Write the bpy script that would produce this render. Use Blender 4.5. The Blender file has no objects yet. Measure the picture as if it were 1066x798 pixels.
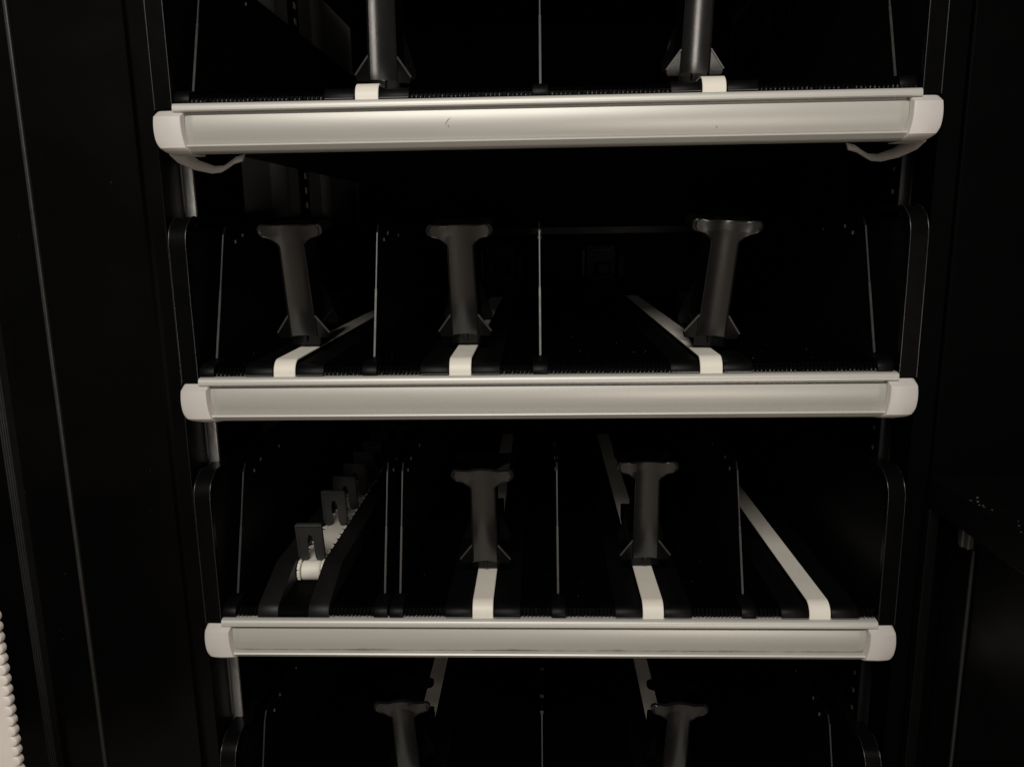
import bpy, bmesh, math, random
from mathutils import Vector, Matrix
random.seed(4)
S = bpy.context.scene
COL = S.collection

# ------------------------------------------------------------------ materials
def mat(name, base, rough=.4, metal=0., spec=.5, var=.0, scale=40., rvar=.08, bump=0., bscale=300., stretch=(1, 1, 1), dirt=None):
    m = bpy.data.materials.new(name); m.use_nodes = True
    n, l = m.node_tree.nodes, m.node_tree.links
    b = n['Principled BSDF']
    b.inputs['Roughness'].default_value = rough; b.inputs['Metallic'].default_value = metal
    b.inputs['Specular IOR Level'].default_value = spec
    tc = n.new('ShaderNodeTexCoord'); mp = n.new('ShaderNodeMapping'); mp.inputs['Scale'].default_value = stretch
    l.new(tc.outputs['Object'], mp.inputs['Vector'])
    no = n.new('ShaderNodeTexNoise'); no.inputs['Scale'].default_value = scale; no.inputs['Detail'].default_value = 5
    l.new(mp.outputs['Vector'], no.inputs['Vector'])
    cr = n.new('ShaderNodeMix'); cr.data_type = 'RGBA'
    cr.inputs['A'].default_value = tuple(max(0, c * (1 - var)) for c in base) + (1,)
    cr.inputs['B'].default_value = tuple(min(1, c * (1 + var)) for c in base) + (1,)
    l.new(no.outputs['Fac'], cr.inputs['Factor'])
    colour = cr.outputs['Result']
    if dirt:                                   # brownish grime blotches: dirt = (colour, threshold, noise stretch, scale)
        dc, th, st, sc = dirt
        mp2 = n.new('ShaderNodeMapping'); mp2.inputs['Scale'].default_value = st
        l.new(tc.outputs['Object'], mp2.inputs['Vector'])
        n2 = n.new('ShaderNodeTexNoise'); n2.inputs['Scale'].default_value = sc; n2.inputs['Detail'].default_value = 7; n2.inputs['Roughness'].default_value = .7
        l.new(mp2.outputs['Vector'], n2.inputs['Vector'])
        r2 = n.new('ShaderNodeMapRange'); r2.inputs['From Min'].default_value = th; r2.inputs['From Max'].default_value = th + .1
        l.new(n2.outputs['Fac'], r2.inputs['Value'])
        mx = n.new('ShaderNodeMix'); mx.data_type = 'RGBA'; mx.inputs['B'].default_value = dc + (1,)
        l.new(r2.outputs['Result'], mx.inputs['Factor']); l.new(colour, mx.inputs['A']); colour = mx.outputs['Result']
    l.new(colour, b.inputs['Base Color'])
    mr = n.new('ShaderNodeMapRange'); mr.inputs['To Min'].default_value = max(.02, rough - rvar); mr.inputs['To Max'].default_value = rough + rvar
    l.new(no.outputs['Fac'], mr.inputs['Value']); l.new(mr.outputs['Result'], b.inputs['Roughness'])
    if bump:
        nb = n.new('ShaderNodeTexNoise'); nb.inputs['Scale'].default_value = bscale; nb.inputs['Detail'].default_value = 3
        l.new(mp.outputs['Vector'], nb.inputs['Vector'])
        bp = n.new('ShaderNodeBump'); bp.inputs['Strength'].default_value = bump; bp.inputs['Distance'].default_value = .0006
        l.new(nb.outputs['Fac'], bp.inputs['Height']); l.new(bp.outputs['Normal'], b.inputs['Normal'])
    return m

RAIL = mat('anodised aluminium', (.48, .465, .425), .40, .2, .5, .05, 6, .05, .04, 500, (1, 8, 8))
CHAN = mat('satin channel face', (.45, .433, .395), .40, .22, .5, .05, 5, .06, .04, 400, (1, 4, 4), dirt=((.34, .30, .24), .66, (1, 1, 2.5), 34))
CAP = mat('white nylon cap', (.53, .497, .466), .42, 0, .45, .05, 60, .08, .06, 500)
BELT = mat('white belt', (.68, .64, .56), .45, 0, .4, .05, 90, .08, .08, 700, dirt=((.5, .45, .37), .68, (1, 1, 1), 60))
BLACK = mat('black moulded plastic', (.0022, .0021, .0021), .22, 0, .25, .2, 90, .08, .12, 900)
STEM = mat('black satin plastic', (.0080, .0075, .0071), .24, 0, .8, .2, 60, .04, .04, 700)
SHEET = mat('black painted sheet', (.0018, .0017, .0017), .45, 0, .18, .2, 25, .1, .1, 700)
BLOCK = mat('dull black plastic block', (.0020, .0019, .0019), .42, 0, .10, .2, 90, .08, .1, 900)
SERV = mat('black powder coat', (.0024, .0023, .0022), .34, 0, .14, .25, 30, .1, .1, 600)
ARM = mat('glossy black arm', (.0020, .0019, .0019), .24, 0, .13, .2, 60, .06, .04, 700)
BEAD = mat('arm edge highlight', (.0075, .0072, .007), .26, 0, .6, .25, 150, .08)  # paler than the arm, paints the highlight along its edges
CHEEK = mat('dull charcoal cheek', (.0058, .0055, .0053), .45, 0, .2, .2, 60, .08)
MOTOR = mat('dim motor casing', (.0013, .0013, .0012), .45, 0, .08, .6, 30, .15)
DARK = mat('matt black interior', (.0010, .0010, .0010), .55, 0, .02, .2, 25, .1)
WALL = mat('lit liner wall', (.22, .21, .20), .32, .4, .5, .2, 15, .1, .08, 300)  # left wall: its lit look is put into a paler colour
WALLR = mat('shaded liner wall', (.02, .019, .018), .40, .2, .4, .2, 15, .1, .08, 300)  # right wall: its shade is put into a darker colour
FRAME = mat('black painted frame', (.0018, .0016, .00155), .26, 0, .14, .25, 9, .12, .1, 500)
EDGE = mat('pale sheet edge', (.026, .0245, .023), .38, .1, .4, .3, 120, .1)  # paler than the sheets it edges
RIVET = mat('zinc rivet', (.11, .105, .10), .35, .4, .6, .3, 90)
FINRIM = mat('pale fin edge', (.045, .042, .038), .34, .1, .5, .3, 120, .1)  # front fin rims, paler than the fins
RIB = mat('black comb plastic', (.0007, .0007, .0007), .5, 0, .03, .2, 90, .08)
TIP = mat('painted comb glint', (.075, .073, .068), .25, 0, .6, .3, 200, .08)  # pale colour paints the highlights on the comb teeth
CLIP = mat('charcoal clip plastic', (.021, .020, .019), .38, 0, .4, .2, 90, .08)
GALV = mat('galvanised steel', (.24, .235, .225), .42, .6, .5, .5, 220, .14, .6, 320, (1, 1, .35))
GASKET = mat('black rubber gasket', (.016, .0155, .015), .5, 0, .3, .3, 100, .1)
METAL = mat('dull zinc', (.42, .39, .34), .40, .5, .5, .2, 80)
WHITE = mat('white ribbed plastic', (.62, .57, .52), .45, 0, .4, .05, 60)
DUST = mat('pale dust', (.07, .066, .06), .6, 0, .4, .3, 90)
SCUFF = mat('dark scuff', (.27, .25, .22), .6, 0, .3, .3, 90)

# ------------------------------------------------------------------ mesh helpers
def obj(name, bm, m, parent=None, smooth=False, loc=None):
    me = bpy.data.meshes.new(name)
    bmesh.ops.recalc_face_normals(bm, faces=bm.faces)
    bm.to_mesh(me); bm.free()
    me.materials.append(m)
    if smooth:
        for p in me.polygons: p.use_smooth = True
        me.set_sharp_from_angle(angle=math.radians(smooth if smooth is not True else 40))
    o = bpy.data.objects.new(name, me); COL.objects.link(o)
    if parent: o.parent = parent
    if loc: o.location = loc
    return o

def add_box(bm, x0, x1, y0, y1, z0, z1, bev=0., seg=2, mtx=None):
    vs = [bm.verts.new((x, y, z)) for x in (x0, x1) for y in (y0, y1) for z in (z0, z1)]
    fs = [bm.faces.new([vs[i] for i in q]) for q in ((0, 1, 3, 2), (4, 6, 7, 5), (0, 4, 5, 1), (2, 3, 7, 6), (0, 2, 6, 4), (1, 5, 7, 3))]
    out = vs
    if bev:
        es = list({e for f in fs for e in f.edges})
        r = bmesh.ops.bevel(bm, geom=es, offset=bev, segments=seg, profile=.5, affect='EDGES')
        out = list({v for f in r['faces'] for v in f.verts} | {v for v in vs if v.is_valid})
    if mtx:
        for v in out: v.co = mtx @ v.co
    return bm

def box(*a, **k):
    return add_box(bmesh.new(), *a, **k)

def loft(rows, closed=True, bm=None, caps=True):
    bm = bm or bmesh.new()
    R = [[bm.verts.new(p) for p in r] for r in rows]
    n = len(rows[0])
    for a, b in zip(R, R[1:]):
        for i in range(n if closed else n - 1):
            j = (i + 1) % n
            bm.faces.new((a[i], a[j], b[j], b[i]))
    if closed and caps:
        bm.faces.new(R[0]); bm.faces.new(list(reversed(R[-1])))
    return bm

def prism_x(poly, x0, x1, bm=None):            # polygon in (y, z) swept along x
    return loft([[(x0, y, z) for y, z in poly], [(x1, y, z) for y, z in poly]], bm=bm)

def prism_y(poly, y0, y1, bm=None):            # polygon in (x, z) swept along y
    return loft([[(x, y0, z) for x, z in poly], [(x, y1, z) for x, z in poly]], bm=bm)

def bevel_all(bm, w, seg=2, ang=30):
    bmesh.ops.recalc_face_normals(bm, faces=bm.faces)
    es = [e for e in bm.edges if len(e.link_faces) == 2 and e.calc_face_angle(0) > math.radians(ang)]
    bmesh.ops.bevel(bm, geom=es, offset=w, segments=seg, profile=.5, affect='EDGES', clamp_overlap=True)
    return bm

def ribbon(path, width, thick, bm=None, axis=(1, 0, 0), cham=None):   # a flat strap: path points, width along axis
    ax = Vector(axis).normalized(); rows = []
    P = [Vector(p) for p in path]
    for i, p in enumerate(P):
        t = (P[min(i + 1, len(P) - 1)] - P[max(i - 1, 0)]).normalized()
        nn = ax.cross(t).normalized()
        w = width[i] if isinstance(width, (list, tuple)) else width
        a, b = ax * (w / 2), nn * (thick / 2); c = cham or min(thick * .3, w * .2); ca = ax * c; cb = nn * c
        rows.append([p - a + ca - b, p + a - ca - b, p + a - b + cb, p + a + b - cb, p + a - ca + b, p - a + ca + b, p - a + b - cb, p - a - b + cb])
    return loft(rows, bm=bm)

def cyl_x(cx, cy, cz, r, x0, x1, n=28, bm=None, bev=.0015):
    rows = []
    for x, rr in ((x0, r - bev), (x0 + bev, r), (x1 - bev, r), (x1, r - bev)):
        rows.append([(x, cy + rr * math.cos(2 * math.pi * i / n), cz + rr * math.sin(2 * math.pi * i / n)) for i in range(n)])
    return loft(rows, bm=bm)

def arc(cy, cz, r, a0, a1, n):
    return [(cy + r * math.cos(math.radians(a0 + (a1 - a0) * i / n)), cz + r * math.sin(math.radians(a0 + (a1 - a0) * i / n))) for i in range(n + 1)]

def thing(name, label, cat, loc=(0, 0, 0), group=None):
    o = bpy.data.objects.new(name, None); COL.objects.link(o); o.empty_display_size = .05
    o.location = loc; o['label'] = label; o['category'] = cat
    if group: o['group'] = group
    return o

def tag(o, label, cat, group=None):
    o['label'] = label; o['category'] = cat
    if group: o['group'] = group
    return o

def dup(root, loc, label, group=None):
    r = root.copy(); COL.objects.link(r); r.location = loc; r['label'] = label
    if group: r['group'] = group
    for ch in list(root.children):
        c = ch.copy(); COL.objects.link(c); c.parent = r
        for g in list(ch.children):
            d = g.copy(); COL.objects.link(d); d.parent = c
    return r

TZ = [0., -.266, -.532, -.848]

# ------------------------------------------------------------------ trays
LEVER = [(-.3590, .012, -.0380), (-.3600, .028, -.0455), (-.3542, .050, -.0530), (-.3465, .072, -.0562), (-.3400, .081, -.0550), (-.3345, .086, -.0505), (-.3289, .090, -.0455), (-.3205, .093, -.0425)]
def make_tray():
    t = thing('shelf_tray', 'topmost shelf tray, its white end caps with curved levels below', 'shelf', (0, 0, 0), 'shelf trays in the cabinet')
    lip = [(.012, .0), (.0005, .0), (-.0026, -.0006), (-.0042, -.0020), (-.0050, -.0050), (-.0050, -.0070), (-.0040, -.0081), (.0050, -.0084), (.012, -.0084)]
    bm = prism_x(lip, -.350, .350)
    back = [(.0050, -.0082), (.0120, -.0082), (.0120, -.0452), (.0025, -.0400)]
    prism_x(back, -.345, .345, bm)
    low = [(.0013, -.0382), (-.0044, -.0384), (-.0052, -.0392), (-.0056, -.0400), (-.0050, -.0408), (-.0040, -.0414), (-.0022, -.0440), (.0008, -.0456), (.006, -.0460), (.013, -.0460), (.013, -.0384)]
    prism_x(low, -.340, .340, bm)
    rail = obj('front_rail', bm, RAIL, t, 35)
    ch = []
    for i in range(15):
        u = i / 14; z = -.0114 - u * .0270
        ch.append((.0004 - .0040 * math.sin(math.pi * min(1, .16 + u * .80)) ** .8 + .0016 * u ** 2, z))
    face = [(y, z) for y, z in ch] + [(.0022, -.0384), (.0022, -.0114)]
    bm = bmesh.new()
    xs = [(-.3405, .0024), (-.3385, .0012), (-.3355, .0002), (-.331, 0), (.331, 0), (.3355, .0002), (.3385, .0012), (.3405, .0024)]
    rows = [[(x, min(.0020, y + dy), z) if k < 15 else (x, .0023, z) for k, (y, z) in enumerate(face)] for x, dy in xs]
    loft(rows, bm=bm)
    obj('label_channel', bm, CHAN, rail, 35)
    for s in (-1, 1):                                            # end caps
        rows = []
        for u in (0, .02, .15, .17, .25, .36, .48, .58, .66, .74, .81, .87, .92, .96, .985, 1):
            z = -.0066 - u * .0399
            xo = .3680 + .0016 * math.sin(math.pi * min(1, u * 1.25)) - (.0088 * (max(0, (u - .66) / .34)) ** 2.3) - (.0006 if u == 0 else 0)
            xi = .3398 + (.0014 * min(1, u / .15) if u < .15 else .0014 - .0046 * ((u - .15) / .85) ** 2.6)
            yf = -.0078 - .0014 * math.sin(math.pi * u)
            if u < .15: yf += .0085 * (1 - u / .15)
            if u > .86: yf += .009 * ((u - .86) / .14) ** 2
            r = .0022
            loop = [(xi, .032), (xi, yf + r), (xi + r * .3, yf + r * .3), (xi + r, yf), (.5 * (xi + xo), yf - .0006), (xo - 2 * r, yf + .0002), (xo - r * .6, yf + r * .6), (xo, yf + 2 * r), (xo, .032)]
            rows.append([(s * x, y, z) for x, y in loop])
        obj('end_cap', loft(rows), CAP, t, 26)
        P = LEVER
        P = [(-s * x, y, z) for x, y, z in P]
        obj('release_lever', ribbon(P, [.021, .0165, .0118, .0095, .0088, .0088, .0088, .0088], .0036, axis=(-s * .18, .45, .86)), CAP, t, 60)
        # side arm: wide band that rises, rounds over and runs back
        pth = [(.004, -.0055), (.0038, .03), (.0036, .09), (.004, .130)] + arc(.028, .133, .024, 180, 90, 9) + [(.30, .157), (.75, .157)]
        bm = ribbon([(s * .3603, y, z) for y, z in pth], .0180, .008, cham=.0011)
        arm = obj('side_arm', bm, ARM, t, 20)
        for e in (-1, 1):
            bead = [(s * .3603 + e * .0084, y - (.0042 if i < 9 else 0) * (1 - .06 * i), z + (.0042 if i > 9 else .0004 * i)) for i, (y, z) in enumerate(pth[:-2])]
            obj('highlight_bead', ribbon(bead, .0012, .0012), BEAD, arm, 60)  # bead in a paler black draws the arm's edge highlight
        poly = [(.009, -.02), (.009, .128)] + arc(.028, .133, .0185, 180, 90, 6) + [(.75, .1515), (.75, -.02)]
        obj('side_panel', prism_x(poly, s * .3545, s * .3565), SHEET, t)
    obj('tray_floor', box(-.352, .352, .013, .755, -.034, .0060), SHEET, t)
    bm = bmesh.new()
    for i in range(168):                                           # fine comb along the front edge
        x = -.346 + i * .00414 + random.uniform(-.0002, .0002)
        h = random.uniform(-.0004, .0003)
        prism_x([(.0135, .0010), (.0034, .0012), (.0044, .0048), (.0085, .0086 + h), (.016, .0100 + h), (.20, .0100 + h), (.70, .0096), (.70, .004), (.0135, .004)], x, x + .0029, bm)
    add_box(bm, -.348, .348, .0062, .0132, .0002, .0044)
    comb = obj('comb_strip', bm, RIB, t)
    bm = bmesh.new()
    for i in range(168):
        if random.random() < .12: continue
        x = -.346 + i * .00414
        add_box(bm, x + .0001, x + random.uniform(.0008, .0015), .0017, .0032, .0008, .0026 + random.uniform(-.0004, .0008), .0004, 1)
    obj('comb_teeth', bm, TIP, comb)
    return t

tray0 = make_tray()
trays = [tray0]
TL = ['', 'second shelf tray from the top, three pushers standing on it', 'third shelf tray from the top, with a row of black clips on its left', 'lowest shelf tray, only its dark upper half in view']
tray0['label'] = 'topmost shelf tray with white levers curling under its end caps'
for k in (1, 2, 3):
    trays.append(dup(tray0, (0, 0, TZ[k]), TL[k], 'shelf trays in the cabinet'))

def grime(m):
    m = m.copy(); m.name = 'grimy channel face'; n, l = m.node_tree.nodes, m.node_tree.links
    b = n['Principled BSDF']; src = b.inputs['Base Color'].links[0].from_socket
    tc = n.new('ShaderNodeTexCoord'); sp = n.new('ShaderNodeSeparateXYZ'); l.new(tc.outputs['Object'], sp.inputs['Vector'])
    mp = n.new('ShaderNodeMapping'); mp.inputs['Scale'].default_value = (1, 1, 4); mp.inputs['Location'].default_value = (.31, 0, 0); l.new(tc.outputs['Object'], mp.inputs['Vector'])
    no = n.new('ShaderNodeTexNoise'); no.inputs['Scale'].default_value = 13; no.inputs['Detail'].default_value = 8; no.inputs['Roughness'].default_value = .68; l.new(mp.outputs['Vector'], no.inputs['Vector'])
    z = n.new('ShaderNodeMapRange'); z.inputs['From Min'].default_value = -.0325; z.inputs['From Max'].default_value = -.0375; z.inputs['To Min'].default_value = 0; z.inputs['To Max'].default_value = .42; l.new(sp.outputs['Z'], z.inputs['Value'])
    a = n.new('ShaderNodeMath'); a.operation = 'ADD'; l.new(no.outputs['Fac'], a.inputs[0]); l.new(z.outputs['Result'], a.inputs[1])
    r = n.new('ShaderNodeMapRange'); r.inputs['From Min'].default_value = .76; r.inputs['From Max'].default_value = 1.02; l.new(a.outputs['Value'], r.inputs['Value'])
    mx = n.new('ShaderNodeMix'); mx.data_type = 'RGBA'; mx.inputs['B'].default_value = (.16, .115, .07, 1)
    l.new(r.outputs['Result'], mx.inputs['Factor']); l.new(src, mx.inputs['A']); l.new(mx.outputs['Result'], b.inputs['Base Color'])
    return m
for ch in trays[2].children:
    for g in ch.children:
        if g.name.startswith('label_channel'):
            g.data = g.data.copy(); g.data.materials[0] = grime(CHAN)
for ch in tray0.children:
    if ch.name.startswith('front_rail'):
        bm = ribbon([(-.0853, -.00345, -.0184), (-.0880, -.00355, -.0207), (-.0903, -.00365, -.0243)], [.0003, .0007, .0004], .0004, axis=(.8, 0, -.5))
        obj('scuff', bm, SCUFF, ch)
        bm = bmesh.new(); bmesh.ops.create_icosphere(bm, subdivisions=1, radius=.0008, matrix=Matrix.Translation((-.0874, -.0035, -.0258)) @ Matrix.Diagonal((1, .4, 1, 1)))
        obj('speck', bm, SCUFF, ch)
        bm = bmesh.new(); bmesh.ops.create_icosphere(bm, subdivisions=1, radius=.0007, matrix=Matrix.Translation((.1640, -.0028, -.0310)) @ Matrix.Diagonal((1, .4, 1, 1)))
        obj('speck', bm, SCUFF, ch)

# ------------------------------------------------------------------ dividers
def make_divider():
    t = thing('shelf_divider', 'x', 'divider', (0, 0, 0), 'upright dividers between the lanes')
    e0, e1 = (.030, .0150), (.079, .152)
    mid = tuple(.5 * (a + b) for a, b in zip(e0, e1))
    up = [mid, (e1[0] - .004, e1[1] - .010), (e1[0] + .002, e1[1] - .002), (e1[0] + .012, e1[1] + .001), (.74, e1[1] + .001), (.74, mid[1])]
    obj('blade', prism_x([(e0[0], .0075), e0, mid, (.74, mid[1]), (.74, .0075)], -.0011, .0011), SHEET, t)
    obj('upper_blade', prism_x(up, -.0008, .0008), SHEET, t)
    bm = bmesh.new()
    def strip(a, b, w):
        a = Vector((0, *a)); b = Vector((0, *b))
        ribbon([a, a.lerp(b, .5), b], w, .0012, bm)
    strip((e0[0] - .0003, e0[1]), (mid[0] - .0003, mid[1]), .0026)
    strip((mid[0] - .0003, mid[1]), (e1[0] - .0046, e1[1] - .010), .0018)
    obj('edge', bm, EDGE, t, True)
    bm = bevel_all(prism_x([(-.0001, .0014), (.0004, .0048), (.0022, .0088), (.0066, .0118), (.013, .0130), (.034, .0132), (.034, .0014)], -.0076, .0076), .0006, 2, 40)
    obj('clip', bm, BLOCK, t, 30)
    for ry, rz in ((.105, .134), (.128, .141), (.196, .138)):
        obj('rivet', box(-.0021, .0021, ry - .0016, ry + .0016, rz - .0022, rz + .0022, .0008, 1), RIVET, t)
    return t
div0 = make_divider()
DIV = [
 (0, -.3425, 'slanting divider at the far left of the topmost tray'),
 (0, -.0003, 'divider standing midway between the two pushers of the topmost tray'),
 (0, .3384, 'slanting divider at the far right of the topmost tray'),
 (1, -.3429, 'divider beside the left arm of the second tray, left of its leftmost pusher'),
 (1, -.1757, 'divider between the left and the middle pusher of the second tray'),
 (1, -.0024, 'divider right of the middle pusher in the centre of the second tray'),
 (1, .3386, 'divider beside the right arm of the second tray'),
 (2, -.3431, 'divider left of the row of black clips on the third tray'),
 (2, -.1772, 'left one of two close dividers on the third tray, nearer the black clips'),
 (2, -.1600, 'right one of two close dividers on the third tray, nearer the pusher'),
 (2, .0151, 'divider between the two pushers of the third tray'),
 (2, .2168, 'divider left of the bare white belt on the third tray'),
 (3, -.3430, 'divider at the far left of the lowest tray'),
 (3, -.0040, 'thin divider between the two pushers of the lowest tray'),
 (3, .3386, 'divider at the far right of the lowest tray'),
]
for i, (k, x, lab) in enumerate(DIV):
    if i == 0:
        div0.location = (x, 0, TZ[k]); div0['label'] = lab
    else:
        dup(div0, (x, 0, TZ[k]), lab, 'upright dividers between the lanes')

# ------------------------------------------------------------------ belt lanes
def make_lane():
    t = thing('belt_lane', 'x', 'belt', (0, 0, 0), 'white belt lanes on the trays')
    pth = [(.0022, -.004), (.0022, -.001), (.0023, .0020)] + arc(.0158, .0022, .0134, 178, 90, 11) + [(.06, .0156), (.2, .0156), (.45, .0156), (.70, .0156)]
    obj('belt', ribbon([(0, y, z) for y, z in pth], .0222, .0018), BELT, t, 30)
    for s in (-1, 1):
        poly = [(.0006, .0012), (.0012, .0042), (.0030, .0082), (.0072, .0112), (.0140, .0122), (.70, .0122), (.70, .0050), (.010, .0012)]
        a, b = sorted((s * .0118, s * .0405))
        obj('guide_block', bevel_all(prism_x(poly, a, b), .0007, 2, 40), BLOCK, t, 30)
    for s in (-1, 1): obj('front_lip', box(*sorted((s * .0124, s * .0400)), -.0001, .0012, .0009, .0019, .0003, 1), TIP, t)  # pale strip draws a bright line below each guide block
    bm = box(-.0112, .0112, .0190, .70, .0050, .0138)
    obj('belt_bed', bm, DARK, t)
    return t
lane0 = make_lane()
LANE = [
 (0, -.1648, 'left white belt, short bright tab on the topmost tray rail'),
 (0, .1617, 'right white belt, short bright tab on the topmost tray rail'),
 (1, -.2629, 'white belt under the leftmost pusher of the second tray'),
 (1, -.0834, 'white belt under the middle pusher of the second tray'),
 (1, .1682, 'white belt under the rightmost pusher of the second tray'),
 (2, -.0665, 'white belt under the left pusher of the third tray'),
 (2, .1160, 'white belt under the right pusher of the third tray'),
 (2, .2915, 'long bare white belt without a pusher, right side of the third tray'),
 (3, -.1740, 'white belt behind the left pusher of the lowest tray'),
 (3, .1600, 'white belt behind the right pusher of the lowest tray'),
]
for i, (k, x, lab) in enumerate(LANE):
    if i == 0:
        lane0.location = (x, 0, TZ[k]); lane0['label'] = lab
    else:
        dup(lane0, (x, 0, TZ[k]), lab, 'white belt lanes on the trays')

# ------------------------------------------------------------------ pushers
HP = .125
def make_pusher():
    t = thing('product_pusher', 'x', 'pusher', (0, 0, 0), 'black pushers on the white belts')
    def hw(z):
        if z < .100: return .0150 - .0012 * (z / .1)
        if z < .1120: 
            u = (z - .100) / .012
            return .0138 + .0017 * u * u + .0118 * u ** 1.7
        u = (z - .112) / .013                                     # rounded tip
        q = math.sqrt(max(0, 1 - (2 * min(1, .10 + u * .90) - 1) ** 2))
        return .0262 + .0085 * q ** .8
    zs = [0, .002, .012, .03, .05, .07, .09, .098, .101, .104, .107, .110, .112, .1135, .115, .117, .119, .121, .1228, .124, .1247]
    us = [-1, -.97, -.93, -.88, -.75, -.55, -.3, 0, .3, .55, .75, .88, .93, .97, 1]
    rows = []
    for z in zs:
        w = hw(z); fr = []; bk = []
        sag = .0016 * max(0, 1 - (z - .1) / .025 if z > .1 else 1)
        for u in us:
            x = u * w; ax = abs(x)
            y = -.0034 * min(1.2, (ax / .0145)) ** 2 + (max(0, ax - .016)) * .09
            rim = max(0, (abs(u) - .88) / .05) if abs(u) <= .93 else max(0, (1 - abs(u)) / .07)
            y -= .0011 * min(1, rim)
            zz = z - (.0026 * (1 - (ax / .0347) ** 2) if z > .118 else 0) * ((z - .118) / .0067 if z > .118 else 0)
            fr.append((x, y, zz)); bk.append((x, y + .0042 + .001 * (1 - abs(u)), zz))
        rows.append(fr + bk[::-1])
    obj('paddle', loft(rows), STEM, t, 32)
    # carriage and its four fins (slide along the belt)
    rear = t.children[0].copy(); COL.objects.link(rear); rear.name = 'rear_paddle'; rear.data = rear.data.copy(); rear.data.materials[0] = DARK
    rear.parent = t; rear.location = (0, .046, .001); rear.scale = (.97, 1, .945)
    bm = box(-.0170, .0170, .004, .118, -.0140, .0090, .0012)
    add_box(bm, -.0022, .0022, -.001, .004, -.0085, .0, .0006)
    obj('carriage', bm, BLACK, t, 18)
    for yy, sc in ((.0008, 1.), (.046, .95)):
        for s in (-1, 1):
            top = .0235 if sc == 1. else .044
            poly = [(s * .0146, top), (s * .0288 * sc, .0042), (s * .0290 * sc, .0008), (s * .0275 * sc, -.0028), (s * .0146, -.0028)]
            f = obj('fin', bevel_all(prism_y(poly, yy - .0026, yy + .0014), .0007, 2), BLACK, t, 18)
            bm = bmesh.new()
            a = Vector((s * .0149, yy - .003, top + .0001)); b = Vector((s * .0290 * sc, yy - .003, .0040))
            ribbon([a, a.lerp(b, .5), b], .0016, .0020, bm, (0, 1, 0))
            obj('fin_rim', bm, FINRIM if sc == 1. else BLACK, f, True)
    return t
push0 = make_pusher()
def place_pusher(i, k, bx, by, tx, ty, tz, lab):
    """stand a pusher on its belt: base point (bx, by), top point (tx, ty, tz)"""
    o = push0 if i == 0 else dup(push0, (0, 0, 0), lab)
    o['label'] = lab; o['group'] = 'black pushers on the white belts'
    b = Vector((bx, by, TZ[k] + .0310)); t = Vector((tx, ty, tz))
    zc = (t - b); L = zc.length; zc.normalize()
    xc = Vector((1, 0, 0)); xc = (xc - zc * xc.dot(zc)).normalized(); yc = zc.cross(xc)
    M = Matrix((xc, yc, zc)).transposed().to_4x4(); M.translation = b
    o.matrix_world = M @ Matrix.Diagonal((1, 1, L / HP, 1))
PU = [
 (0, -.1625, .080, -.1555, .050, .148, 'left pusher of the topmost tray, its top cut off by the picture edge'),
 (0, .1570, .080, .1565, .050, .148, 'right pusher of the topmost tray, its top cut off by the picture edge'),
 (1, -.2648, .085, -.2642, .055, -.1125, 'leftmost pusher of the second tray, leaning to the left'),
 (1, -.0850, .085, -.0853, .050, -.1152, 'middle pusher of the second tray, standing upright'),
 (1, .1765, .050, .1835, .022, -.1145, 'rightmost pusher of the second tray, leaning to the right'),
 (2, -.0681, .080, -.0672, .050, -.3795, 'left pusher of the third tray, in front of a full length of white belt'),
 (2, .1180, .090, .1168, .074, -.3780, 'right pusher of the third tray, next to the bare white belt'),
 (3, -.1740, .110, -.1760, .086, -.6865, 'left pusher of the lowest tray, cut off by the lower picture edge'),
 (3, .1600, .105, .1620, .080, -.6830, 'right pusher of the lowest tray, cut off by the lower picture edge'),
]
for i, p in enumerate(PU): place_pusher(i, *p)

# ------------------------------------------------------------------ lane with clips on the third tray
c = thing('clip_conveyor', 'white toothed belt on a roller carrying a row of black slotted clips', 'conveyor', (-.2725, 0, TZ[2]))
bm = bmesh.new(); cyl_x(0, .080, .0190, .0118, -.0112, .0112, 32, bm)
obj('roller', bm, BELT, c, 35)
for s in (-1, 1):
    bm = bmesh.new()
    for q in range(8):                                              # toothed flange of the roller
        a = q * math.pi / 4
        add_box(bm, s * .0138 - .0018, s * .0138 + .0018, -.0042, .0042, .006, .0128, .0008, 1, Matrix.Translation((0, .080, .0190)) @ Matrix.Rotation(a, 4, 'X'))
    obj('sprocket', bm, BELT, c, 30)
bm = bmesh.new()
ribbon([(0, y, .0296) for y in (.082, .12, .3, .5, .72)], .0200, .0018, bm)
for q in range(39):
    y = .088 + q * .0160
    prism = [(-.0102, y), (-.0178, y + .001), (-.0102, y + .0135)]
    loft([[(x, yy, .0288) for x, yy in prism], [(x, yy, .0304) for x, yy in prism]], bm=bm)
    prism = [(.0102, y), (.0178, y + .001), (.0102, y + .0135)]
    loft([[(x, yy, .0288) for x, yy in prism], [(x, yy, .0304) for x, yy in prism]], bm=bm)
obj('toothed_belt', bm, BELT, c)
for s in (-1, 1):
    poly = [(.0002, .0010), (.0006, .0046), (.0026, .0094), (.0072, .0136), (.066, .0330), (.072, .0345), (.70, .0310), (.70, .0088), (.012, .0010)]
    a, b = sorted((s * .0165, s * .0390))
    obj('side_cheek', bevel_all(prism_x(poly, a, b), .0008, 2), CHEEK, c, 30)
obj('lane_bed', prism_x([(.0006, .0012), (.0012, .0042), (.0030, .0078), (.0072, .0108), (.70, .0112), (.70, .0050), (.010, .0012)], -.0164, .0164), DARK, c)
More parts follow.
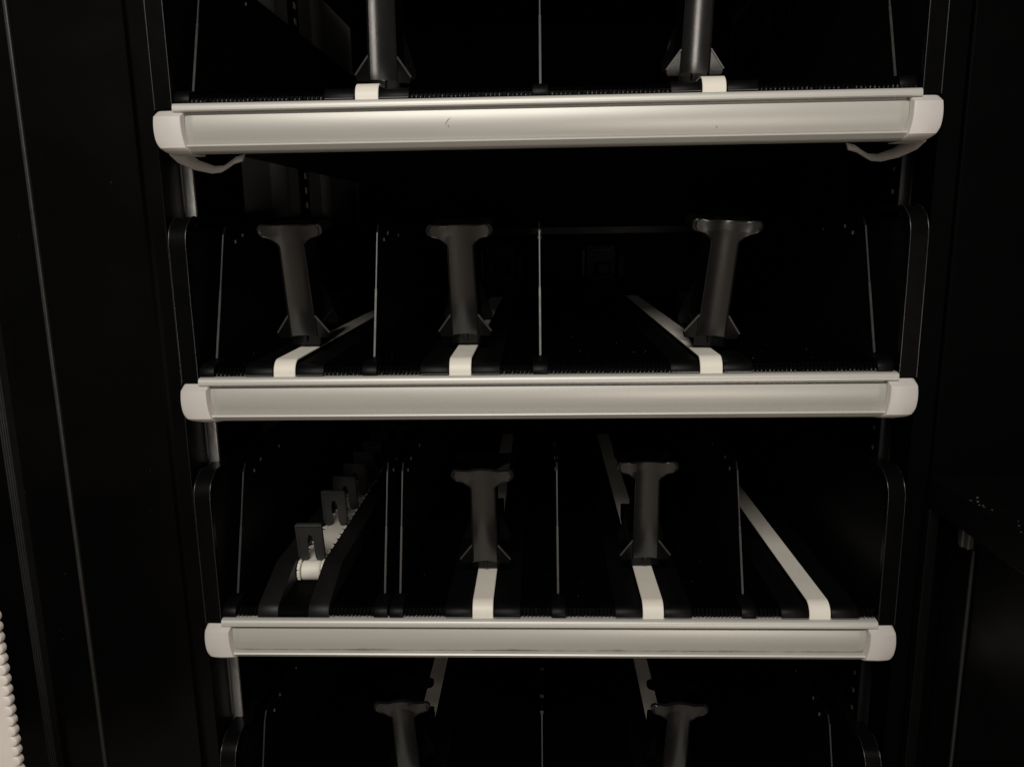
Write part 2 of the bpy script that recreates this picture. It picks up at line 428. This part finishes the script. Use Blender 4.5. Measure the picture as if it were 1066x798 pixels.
def clip_bm():
    bm = bmesh.new()
    w, h = .0158, .050
    out = [(-w, .006), (-w, h - .002), (-w + .002, h), (w - .002, h), (w, h - .002), (w, .006), (w - .0045, 0.0), (w - .009, .0), (.0042, .006),
           (.0038, .030), (.0024, .0345), (0, .036), (-.0024, .0345), (-.0038, .030), (-.0042, .006), (-w + .009, 0.0), (-w + .0045, .0)]
    # split in two halves and a bridge so that the slot stays open
    L = [(-w, .006), (-w, h - .002), (-w + .002, h), (0, h), (0, .036), (-.0024, .0345), (-.0038, .030), (-.0042, .006), (-w + .009, .0), (-w + .0045, .0)]
    R = [(-x, z) for x, z in L][::-1]
    prism_y(L, -.0016, .0016, bm); prism_y(R, -.0016, .0016, bm)
    bmesh.ops.remove_doubles(bm, verts=bm.verts, dist=1e-6)
    mid = [f for f in bm.faces if all(abs(v.co.x) < 1e-6 for v in f.verts)]
    bmesh.ops.delete(bm, geom=mid, context='FACES')
    # raised frame ridge round the face
    add_box(bm, -w + .0002, -w + .0026, -.0026, -.0014, .007, h - .001, .0003, 1); add_box(bm, w - .0026, w - .0002, -.0026, -.0014, .007, h - .001, .0003, 1)
    add_box(bm, -w + .0026, w - .0026, -.0026, -.0014, h - .0034, h - .001, .0003, 1)
    return bm
cl0 = obj('slotted_clip', clip_bm(), CLIP, c)
for i, (y, z, rx) in enumerate([(.083, .0295, -.16), (.192, .031, -.12), (.251, .031, -.12), (.311, .031, -.12), (.371, .031, -.12), (.431, .031, -.12), (.492, .031, -.12), (.552, .031, -.12)]):
    o = cl0
    if i:
        o = cl0.copy(); COL.objects.link(o); o.parent = c
    o.location = (0, y, z); o.rotation_euler = (-rx, 0, 0)

# ------------------------------------------------------------------ cabinet
cab = thing('vending_cabinet', 'black steel cabinet shell around the four shelf trays', 'cabinet', (0, 0, -1.15))
def cpart(name, bm, m, smooth=False, parent=None):
    for v in bm.verts: v.co.z += 1.15
    return obj(name, bm, m, parent or cab, smooth)
def part(bm, *a, **k): return cpart(*((a[0], bm) + a[1:]), **k)
for s in (-1, 1):
    # liner wall with two pressed vertical ribs
    pts = [(.06, .374), (.340, .374)]
    for y0, y1, d in ((.335, .405, .011), (.590, .650, .009)):
        pts += [(y0 + (y1 - y0) * q / 10, .374 - d * math.sin(math.pi * q / 10) ** .8) for q in range(11)]
        pts += [(y1 + .005, .374)]
    pts += [(.842, .374), (.848, .371), (.850, .368), (.852, .374), (.86, .376)]
    outer = [(.86, .384), (.06, .384)]
    loop = pts + outer
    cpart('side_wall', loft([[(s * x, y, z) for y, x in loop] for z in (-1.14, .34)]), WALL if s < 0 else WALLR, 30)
    cpart('front_dark_sheet', box(*sorted((s * .3688, s * .3738)), .0600, .215, -1.13, .335, .0006), DARK)  # added black sheet, darkens the front part of the liner wall
    # slotted strip
    strip = cpart('slotted_strip', box(*sorted((s * .3690, s * .3735)), .462, .503, -1.13, .33, .001), DARK)
    bm = bmesh.new()
    for q in range(62):
        z = -1.10 + q * .0225
        add_box(bm, *sorted((s * .3672, s * .3688)), .478, .4875, z, z + .0095, .0005, 1)
    cpart('slot_tab', bm, METAL if s < 0 else EDGE, parent=None)
    # upright behind the tray ends
    rows = []
    prof = [(.398, .084), (.388, .076), (.379, .066), (.3722, .0565), (.3700, .0538), (.3688, .0525), (.3676, .052), (.3618, .052), (.3608, .0525), (.3604, .0535), (.3606, .0560), (.398, .092)]
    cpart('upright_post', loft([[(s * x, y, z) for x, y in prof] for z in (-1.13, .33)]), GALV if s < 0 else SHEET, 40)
    if s > 0:
        bm = bmesh.new()
        for q in range(62):
            z = -1.11 + q * .0226
            add_box(bm, .3586, .3606, .0640, .0685, z, z + .0050, .0006, 1)
        cpart('slot_tab', bm, EDGE)
    # flange next to the trays and outer frame
    cpart('inner_flange', box(*sorted((s * .372, s * .3925)), .006, .05, -1.14, .34, .0006), FRAME if s < 0 else DARK, 18)
    prof = [(.3895, -.002), (.4960, -.002), (.4982, .0), (.4988, .003), (.4988, .03), (.3895, .03)]
    if s < 0:
        cpart('front_frame', loft([[(s * x, y, z) for x, y in prof] for z in (-1.14, .34)]), FRAME, 18)
        cpart('frame_edge', box(-.5020, -.4980, -.0038, .02, -1.14, .34, .0012), EDGE, 18)  # pale strip paints the light caught by the frame's bevel
        cpart('outer_frame', box(-.80, -.5035, .008, .06, -1.14, .34, .002), FRAME, 18)
        rows = []
        bm = bmesh.new()
        for q, (x, w) in enumerate(((-.5640, .0020), (-.5615, .0022), (-.5590, .0022), (-.5566, .0018))):
            add_box(bm, x - w / 2, x + w / 2, -.004, .010, -1.14, .34, .0012, 2)
        cpart('gasket', bm, GASKET, 18)
    else:
        cpart('front_frame', box(.3945, .85, .004, .03, -1.14, .34, .002), DARK, 18)
cpart('rear_wall', box(-.384, .384, .862, .872, -1.14, .34), DARK)
cpart('top_shade_panel', box(-.3685, .3685, -.004, .860, .262, .276, .001), DARK)  # unseen top, set low to keep light off the wall above the first tray
cpart('bottom_panel', box(-.40, .40, .005, .872, -1.152, -1.142), DARK)
for k in (0, 1, 2, 3):
    cpart('rear_rail', box(-.362, .362, .835, .850, TZ[k] + .128, TZ[k] + .143, .001), SHEET)
    for x in (-.073, .128):
        bm = box(x - .040, x + .022, .812, .848, TZ[k] + .034, TZ[k] + .108, .003)
        add_box(bm, x + .0225, x + .040, .806, .84, TZ[k] + .040, TZ[k] + .090, .004)
        add_box(bm, x - .020, x + .010, .794, .812, TZ[k] + .048, TZ[k] + .074, .005)
        motor = cpart('drive_motor', bm, MOTOR, 18)
        bm = box(x - .030, x + .012, .800, .812, TZ[k] + .0965, TZ[k] + .1000, .001)
        for v in bm.verts: v.co.z += 1.15
        obj('terminal_strip', bm, SERV, motor, 18)
        bm = box(x - .047, x - .0405, .80, .83, TZ[k] + .045, TZ[k] + .10, .001)
        for v in bm.verts: v.co.z += 1.15
        obj('bracket', bm, SERV, motor, 18)
# ------------------------------------------------------------------ right hand service compartment
sv = thing('service_compartment', 'black sheet metal compartment with a top ledge, right of the trays', 'compartment', (.41, -.1, -1.15))
def spart(name, bm, m, smooth=False):
    for v in bm.verts: v.co -= Vector((.41, -.1, -1.15))
    return obj(name, bm, m, sv, smooth)
spart('top_ledge', box(.389, .70, -.42, -.001, -.4035, -.3715, .0014), SERV, 18)
spart('side_sheet', box(.414, .424, -.42, -.002, -1.15, -.405, .001), SHEET)
spart('corner_strip', box(.3885, .3995, -.010, .002, -1.15, -.4055, .0008), SERV, 18)
spart('edge_strip', box(.4098, .4125, -.0560, -.0525, -1.15, -.430, .0008), CLIP, 18)
bm = box(.4075, .4138, -.0500, -.0310, -.4320, -.4062, .0012)
add_box(bm, .4050, .4080, -.0440, -.0385, -.4320, -.4075, .001)
spart('latch', bm, RIVET, 18)
bm = bmesh.new()
for q in range(18):
    y = random.uniform(-.19, -.05); x = .3885 + abs(random.gauss(0, .008)); r = random.uniform(.0002, .0007)
    m4 = Matrix.Translation((x + .001, y, -.3712 + r * .4)) @ Matrix.Rotation(random.uniform(0, 3), 4, 'Z') @ Matrix.Diagonal((r * random.uniform(.5, 2.2), r * random.uniform(.8, 4), r * .8, 1))
    bmesh.ops.create_icosphere(bm, subdivisions=1, radius=1, matrix=m4)
du = obj('dust', bm, DUST); du['kind'] = 'stuff'; du['label'] = 'pale crumbs of dust along the ledge at the right'; du['category'] = 'dust'

bm = bmesh.new()
def speck(x, y, z, r, fl):
    m4 = Matrix.Translation((x, y, z)) @ Matrix.Rotation(random.uniform(0, 3), 4, 'Z') @ Matrix.Diagonal((r * random.uniform(.6, 1.6), (.35 if fl else random.uniform(.8, 2.2)) * r, r * (1 if fl else .6), 1))
    bmesh.ops.create_icosphere(bm, subdivisions=1, radius=1, matrix=m4)
for k, n in ((1, 34), (2, 30), (3, 4)):
    for q in range(n):
        speck(random.uniform(-.33, .33), .02 + abs(random.gauss(0, .11)), TZ[k] + (.0103), random.uniform(.0002, .00055), False)
for q in range(22):
    x = random.choice((random.uniform(-.49, -.40), random.uniform(-.56, -.51)))
    speck(x, -.0021 if x > -.495 else .0079, random.uniform(-.70, .09), random.uniform(.00018, .00045), True)
d2 = obj('dust', bm, DUST); d2['kind'] = 'stuff'; d2['label'] = 'fine dust specks scattered on the tray floors and the black frame'; d2['category'] = 'dust'

# ------------------------------------------------------------------ white scalloped strip, near the lens at the lower left
bm = bmesh.new()
edge = []
z0 = -.4190
for q in range(34):
    zc = z0 - .0047 - q * .0094
    for a in range(-4, 5):
        an = a / 4 * math.radians(72)
        edge.append((.0000 + .0046 * math.cos(an), zc - .0047 * math.sin(an) / math.sin(math.radians(72)), ))
rows = []
for (ex, z) in edge:
    rows.append([(-.4480 + ex, -.1985, z), (-.4480 + ex, -.2030, z), (-.4480 + ex - .0007, -.2040, z), (-.4485, -.2046, z), (-.4500, -.2049, z), (-.4580, -.2066, z), (-.4680, -.2066, z), (-.480, -.2040, z), (-.520, -.204, z), (-.520, -.196, z), (-.4485, -.1968, z)])
loft(rows, bm=bm)
ob = obj('scalloped_strip', bm, WHITE, None, 50)
tag(ob, 'white plastic strip with a scalloped edge at the lower left', 'plastic strip')
br = box(-.80, -.512, -.1955, -.180, -.80, -.46, .003)
add_box(br, -.80, -.76, -.180, .0075, -.80, -.46, .003)
ob = obj('strip_bracket', br, DARK, None, 18)
tag(ob, 'black bracket behind the white scalloped strip, mostly out of frame', 'bracket')

# ------------------------------------------------------------------ floor the cabinet stands on (out of frame; the glossy pushers mirror it)
FLOOR = mat('worn brown floor', (.34, .295, .25), .5, 0, .4, .6, 2.6, .1)
fl = obj('floor', box(-3.5, 3.5, -6.5, 1.2, -1.26, -1.156), FLOOR); fl['kind'] = 'structure'

# ------------------------------------------------------------------ camera
cam = bpy.data.cameras.new('Camera'); co = bpy.data.objects.new('Camera', cam); COL.objects.link(co); S.camera = co
f, p, y, r = 816.056, .198637307, -.0375448629, -.0153321139
F = Vector((math.sin(y) * math.cos(p), math.cos(y) * math.cos(p), -math.sin(p)))
r0 = Vector((math.cos(y), -math.sin(y), 0)); u0 = r0.cross(F)
R = r0 * math.cos(r) + u0 * math.sin(r); U = u0 * math.cos(r) - r0 * math.sin(r)
M = Matrix((R, U, -F)).transposed().to_4x4(); M.translation = (-.0020730, -.7739274, -.1186877)
co.matrix_world = M
cam.sensor_width = 36; cam.sensor_fit = 'HORIZONTAL'; cam.lens = f / 1066 * 36
cam.clip_start = .01; cam.clip_end = 50

# ------------------------------------------------------------------ light: lamp above and behind the camera, plus two added fills
def area(name, loc, target, sx, sy, power, col):
    l = bpy.data.lights.new(name, 'AREA'); l.shape = 'RECTANGLE'; l.size = sx; l.size_y = sy; l.energy = power; l.color = col
    o = bpy.data.objects.new(name, l); COL.objects.link(o); o.location = loc
    d = Vector(target) - Vector(loc); o.rotation_euler = d.to_track_quat('-Z', 'Y').to_euler()
    return o
area('ceiling_lamp', (-.22, -1.7, 1.15), (-.05, 0, -.25), 1.1, .9, 39, (1., .958, .90))
area('front_fill', (-.40, -2.4, .40), (-.05, 0, -.25), .8, .5, 4.2, (1., .955, .90))  # added weak fill from the front for the belts further back
area('side_fill', (.56, -1.9, -.52), (-.1, 0, -.22), .45, .50, 7.5, (1., .91, .82))  # added low fill from the right for the left wall and pushers
w = bpy.data.worlds.new('World'); S.world = w; w.use_nodes = True
w.node_tree.nodes['Background'].inputs['Color'].default_value = (1, .93, .86, 1); w.node_tree.nodes['Background'].inputs['Strength'].default_value = .03

S.render.engine = 'CYCLES'
S.cycles.use_denoising = True
S.cycles.max_bounces = 6
S.view_settings.view_transform = 'Standard'; S.view_settings.look = 'None'; S.view_settings.exposure = 0; S.view_settings.gamma = 1
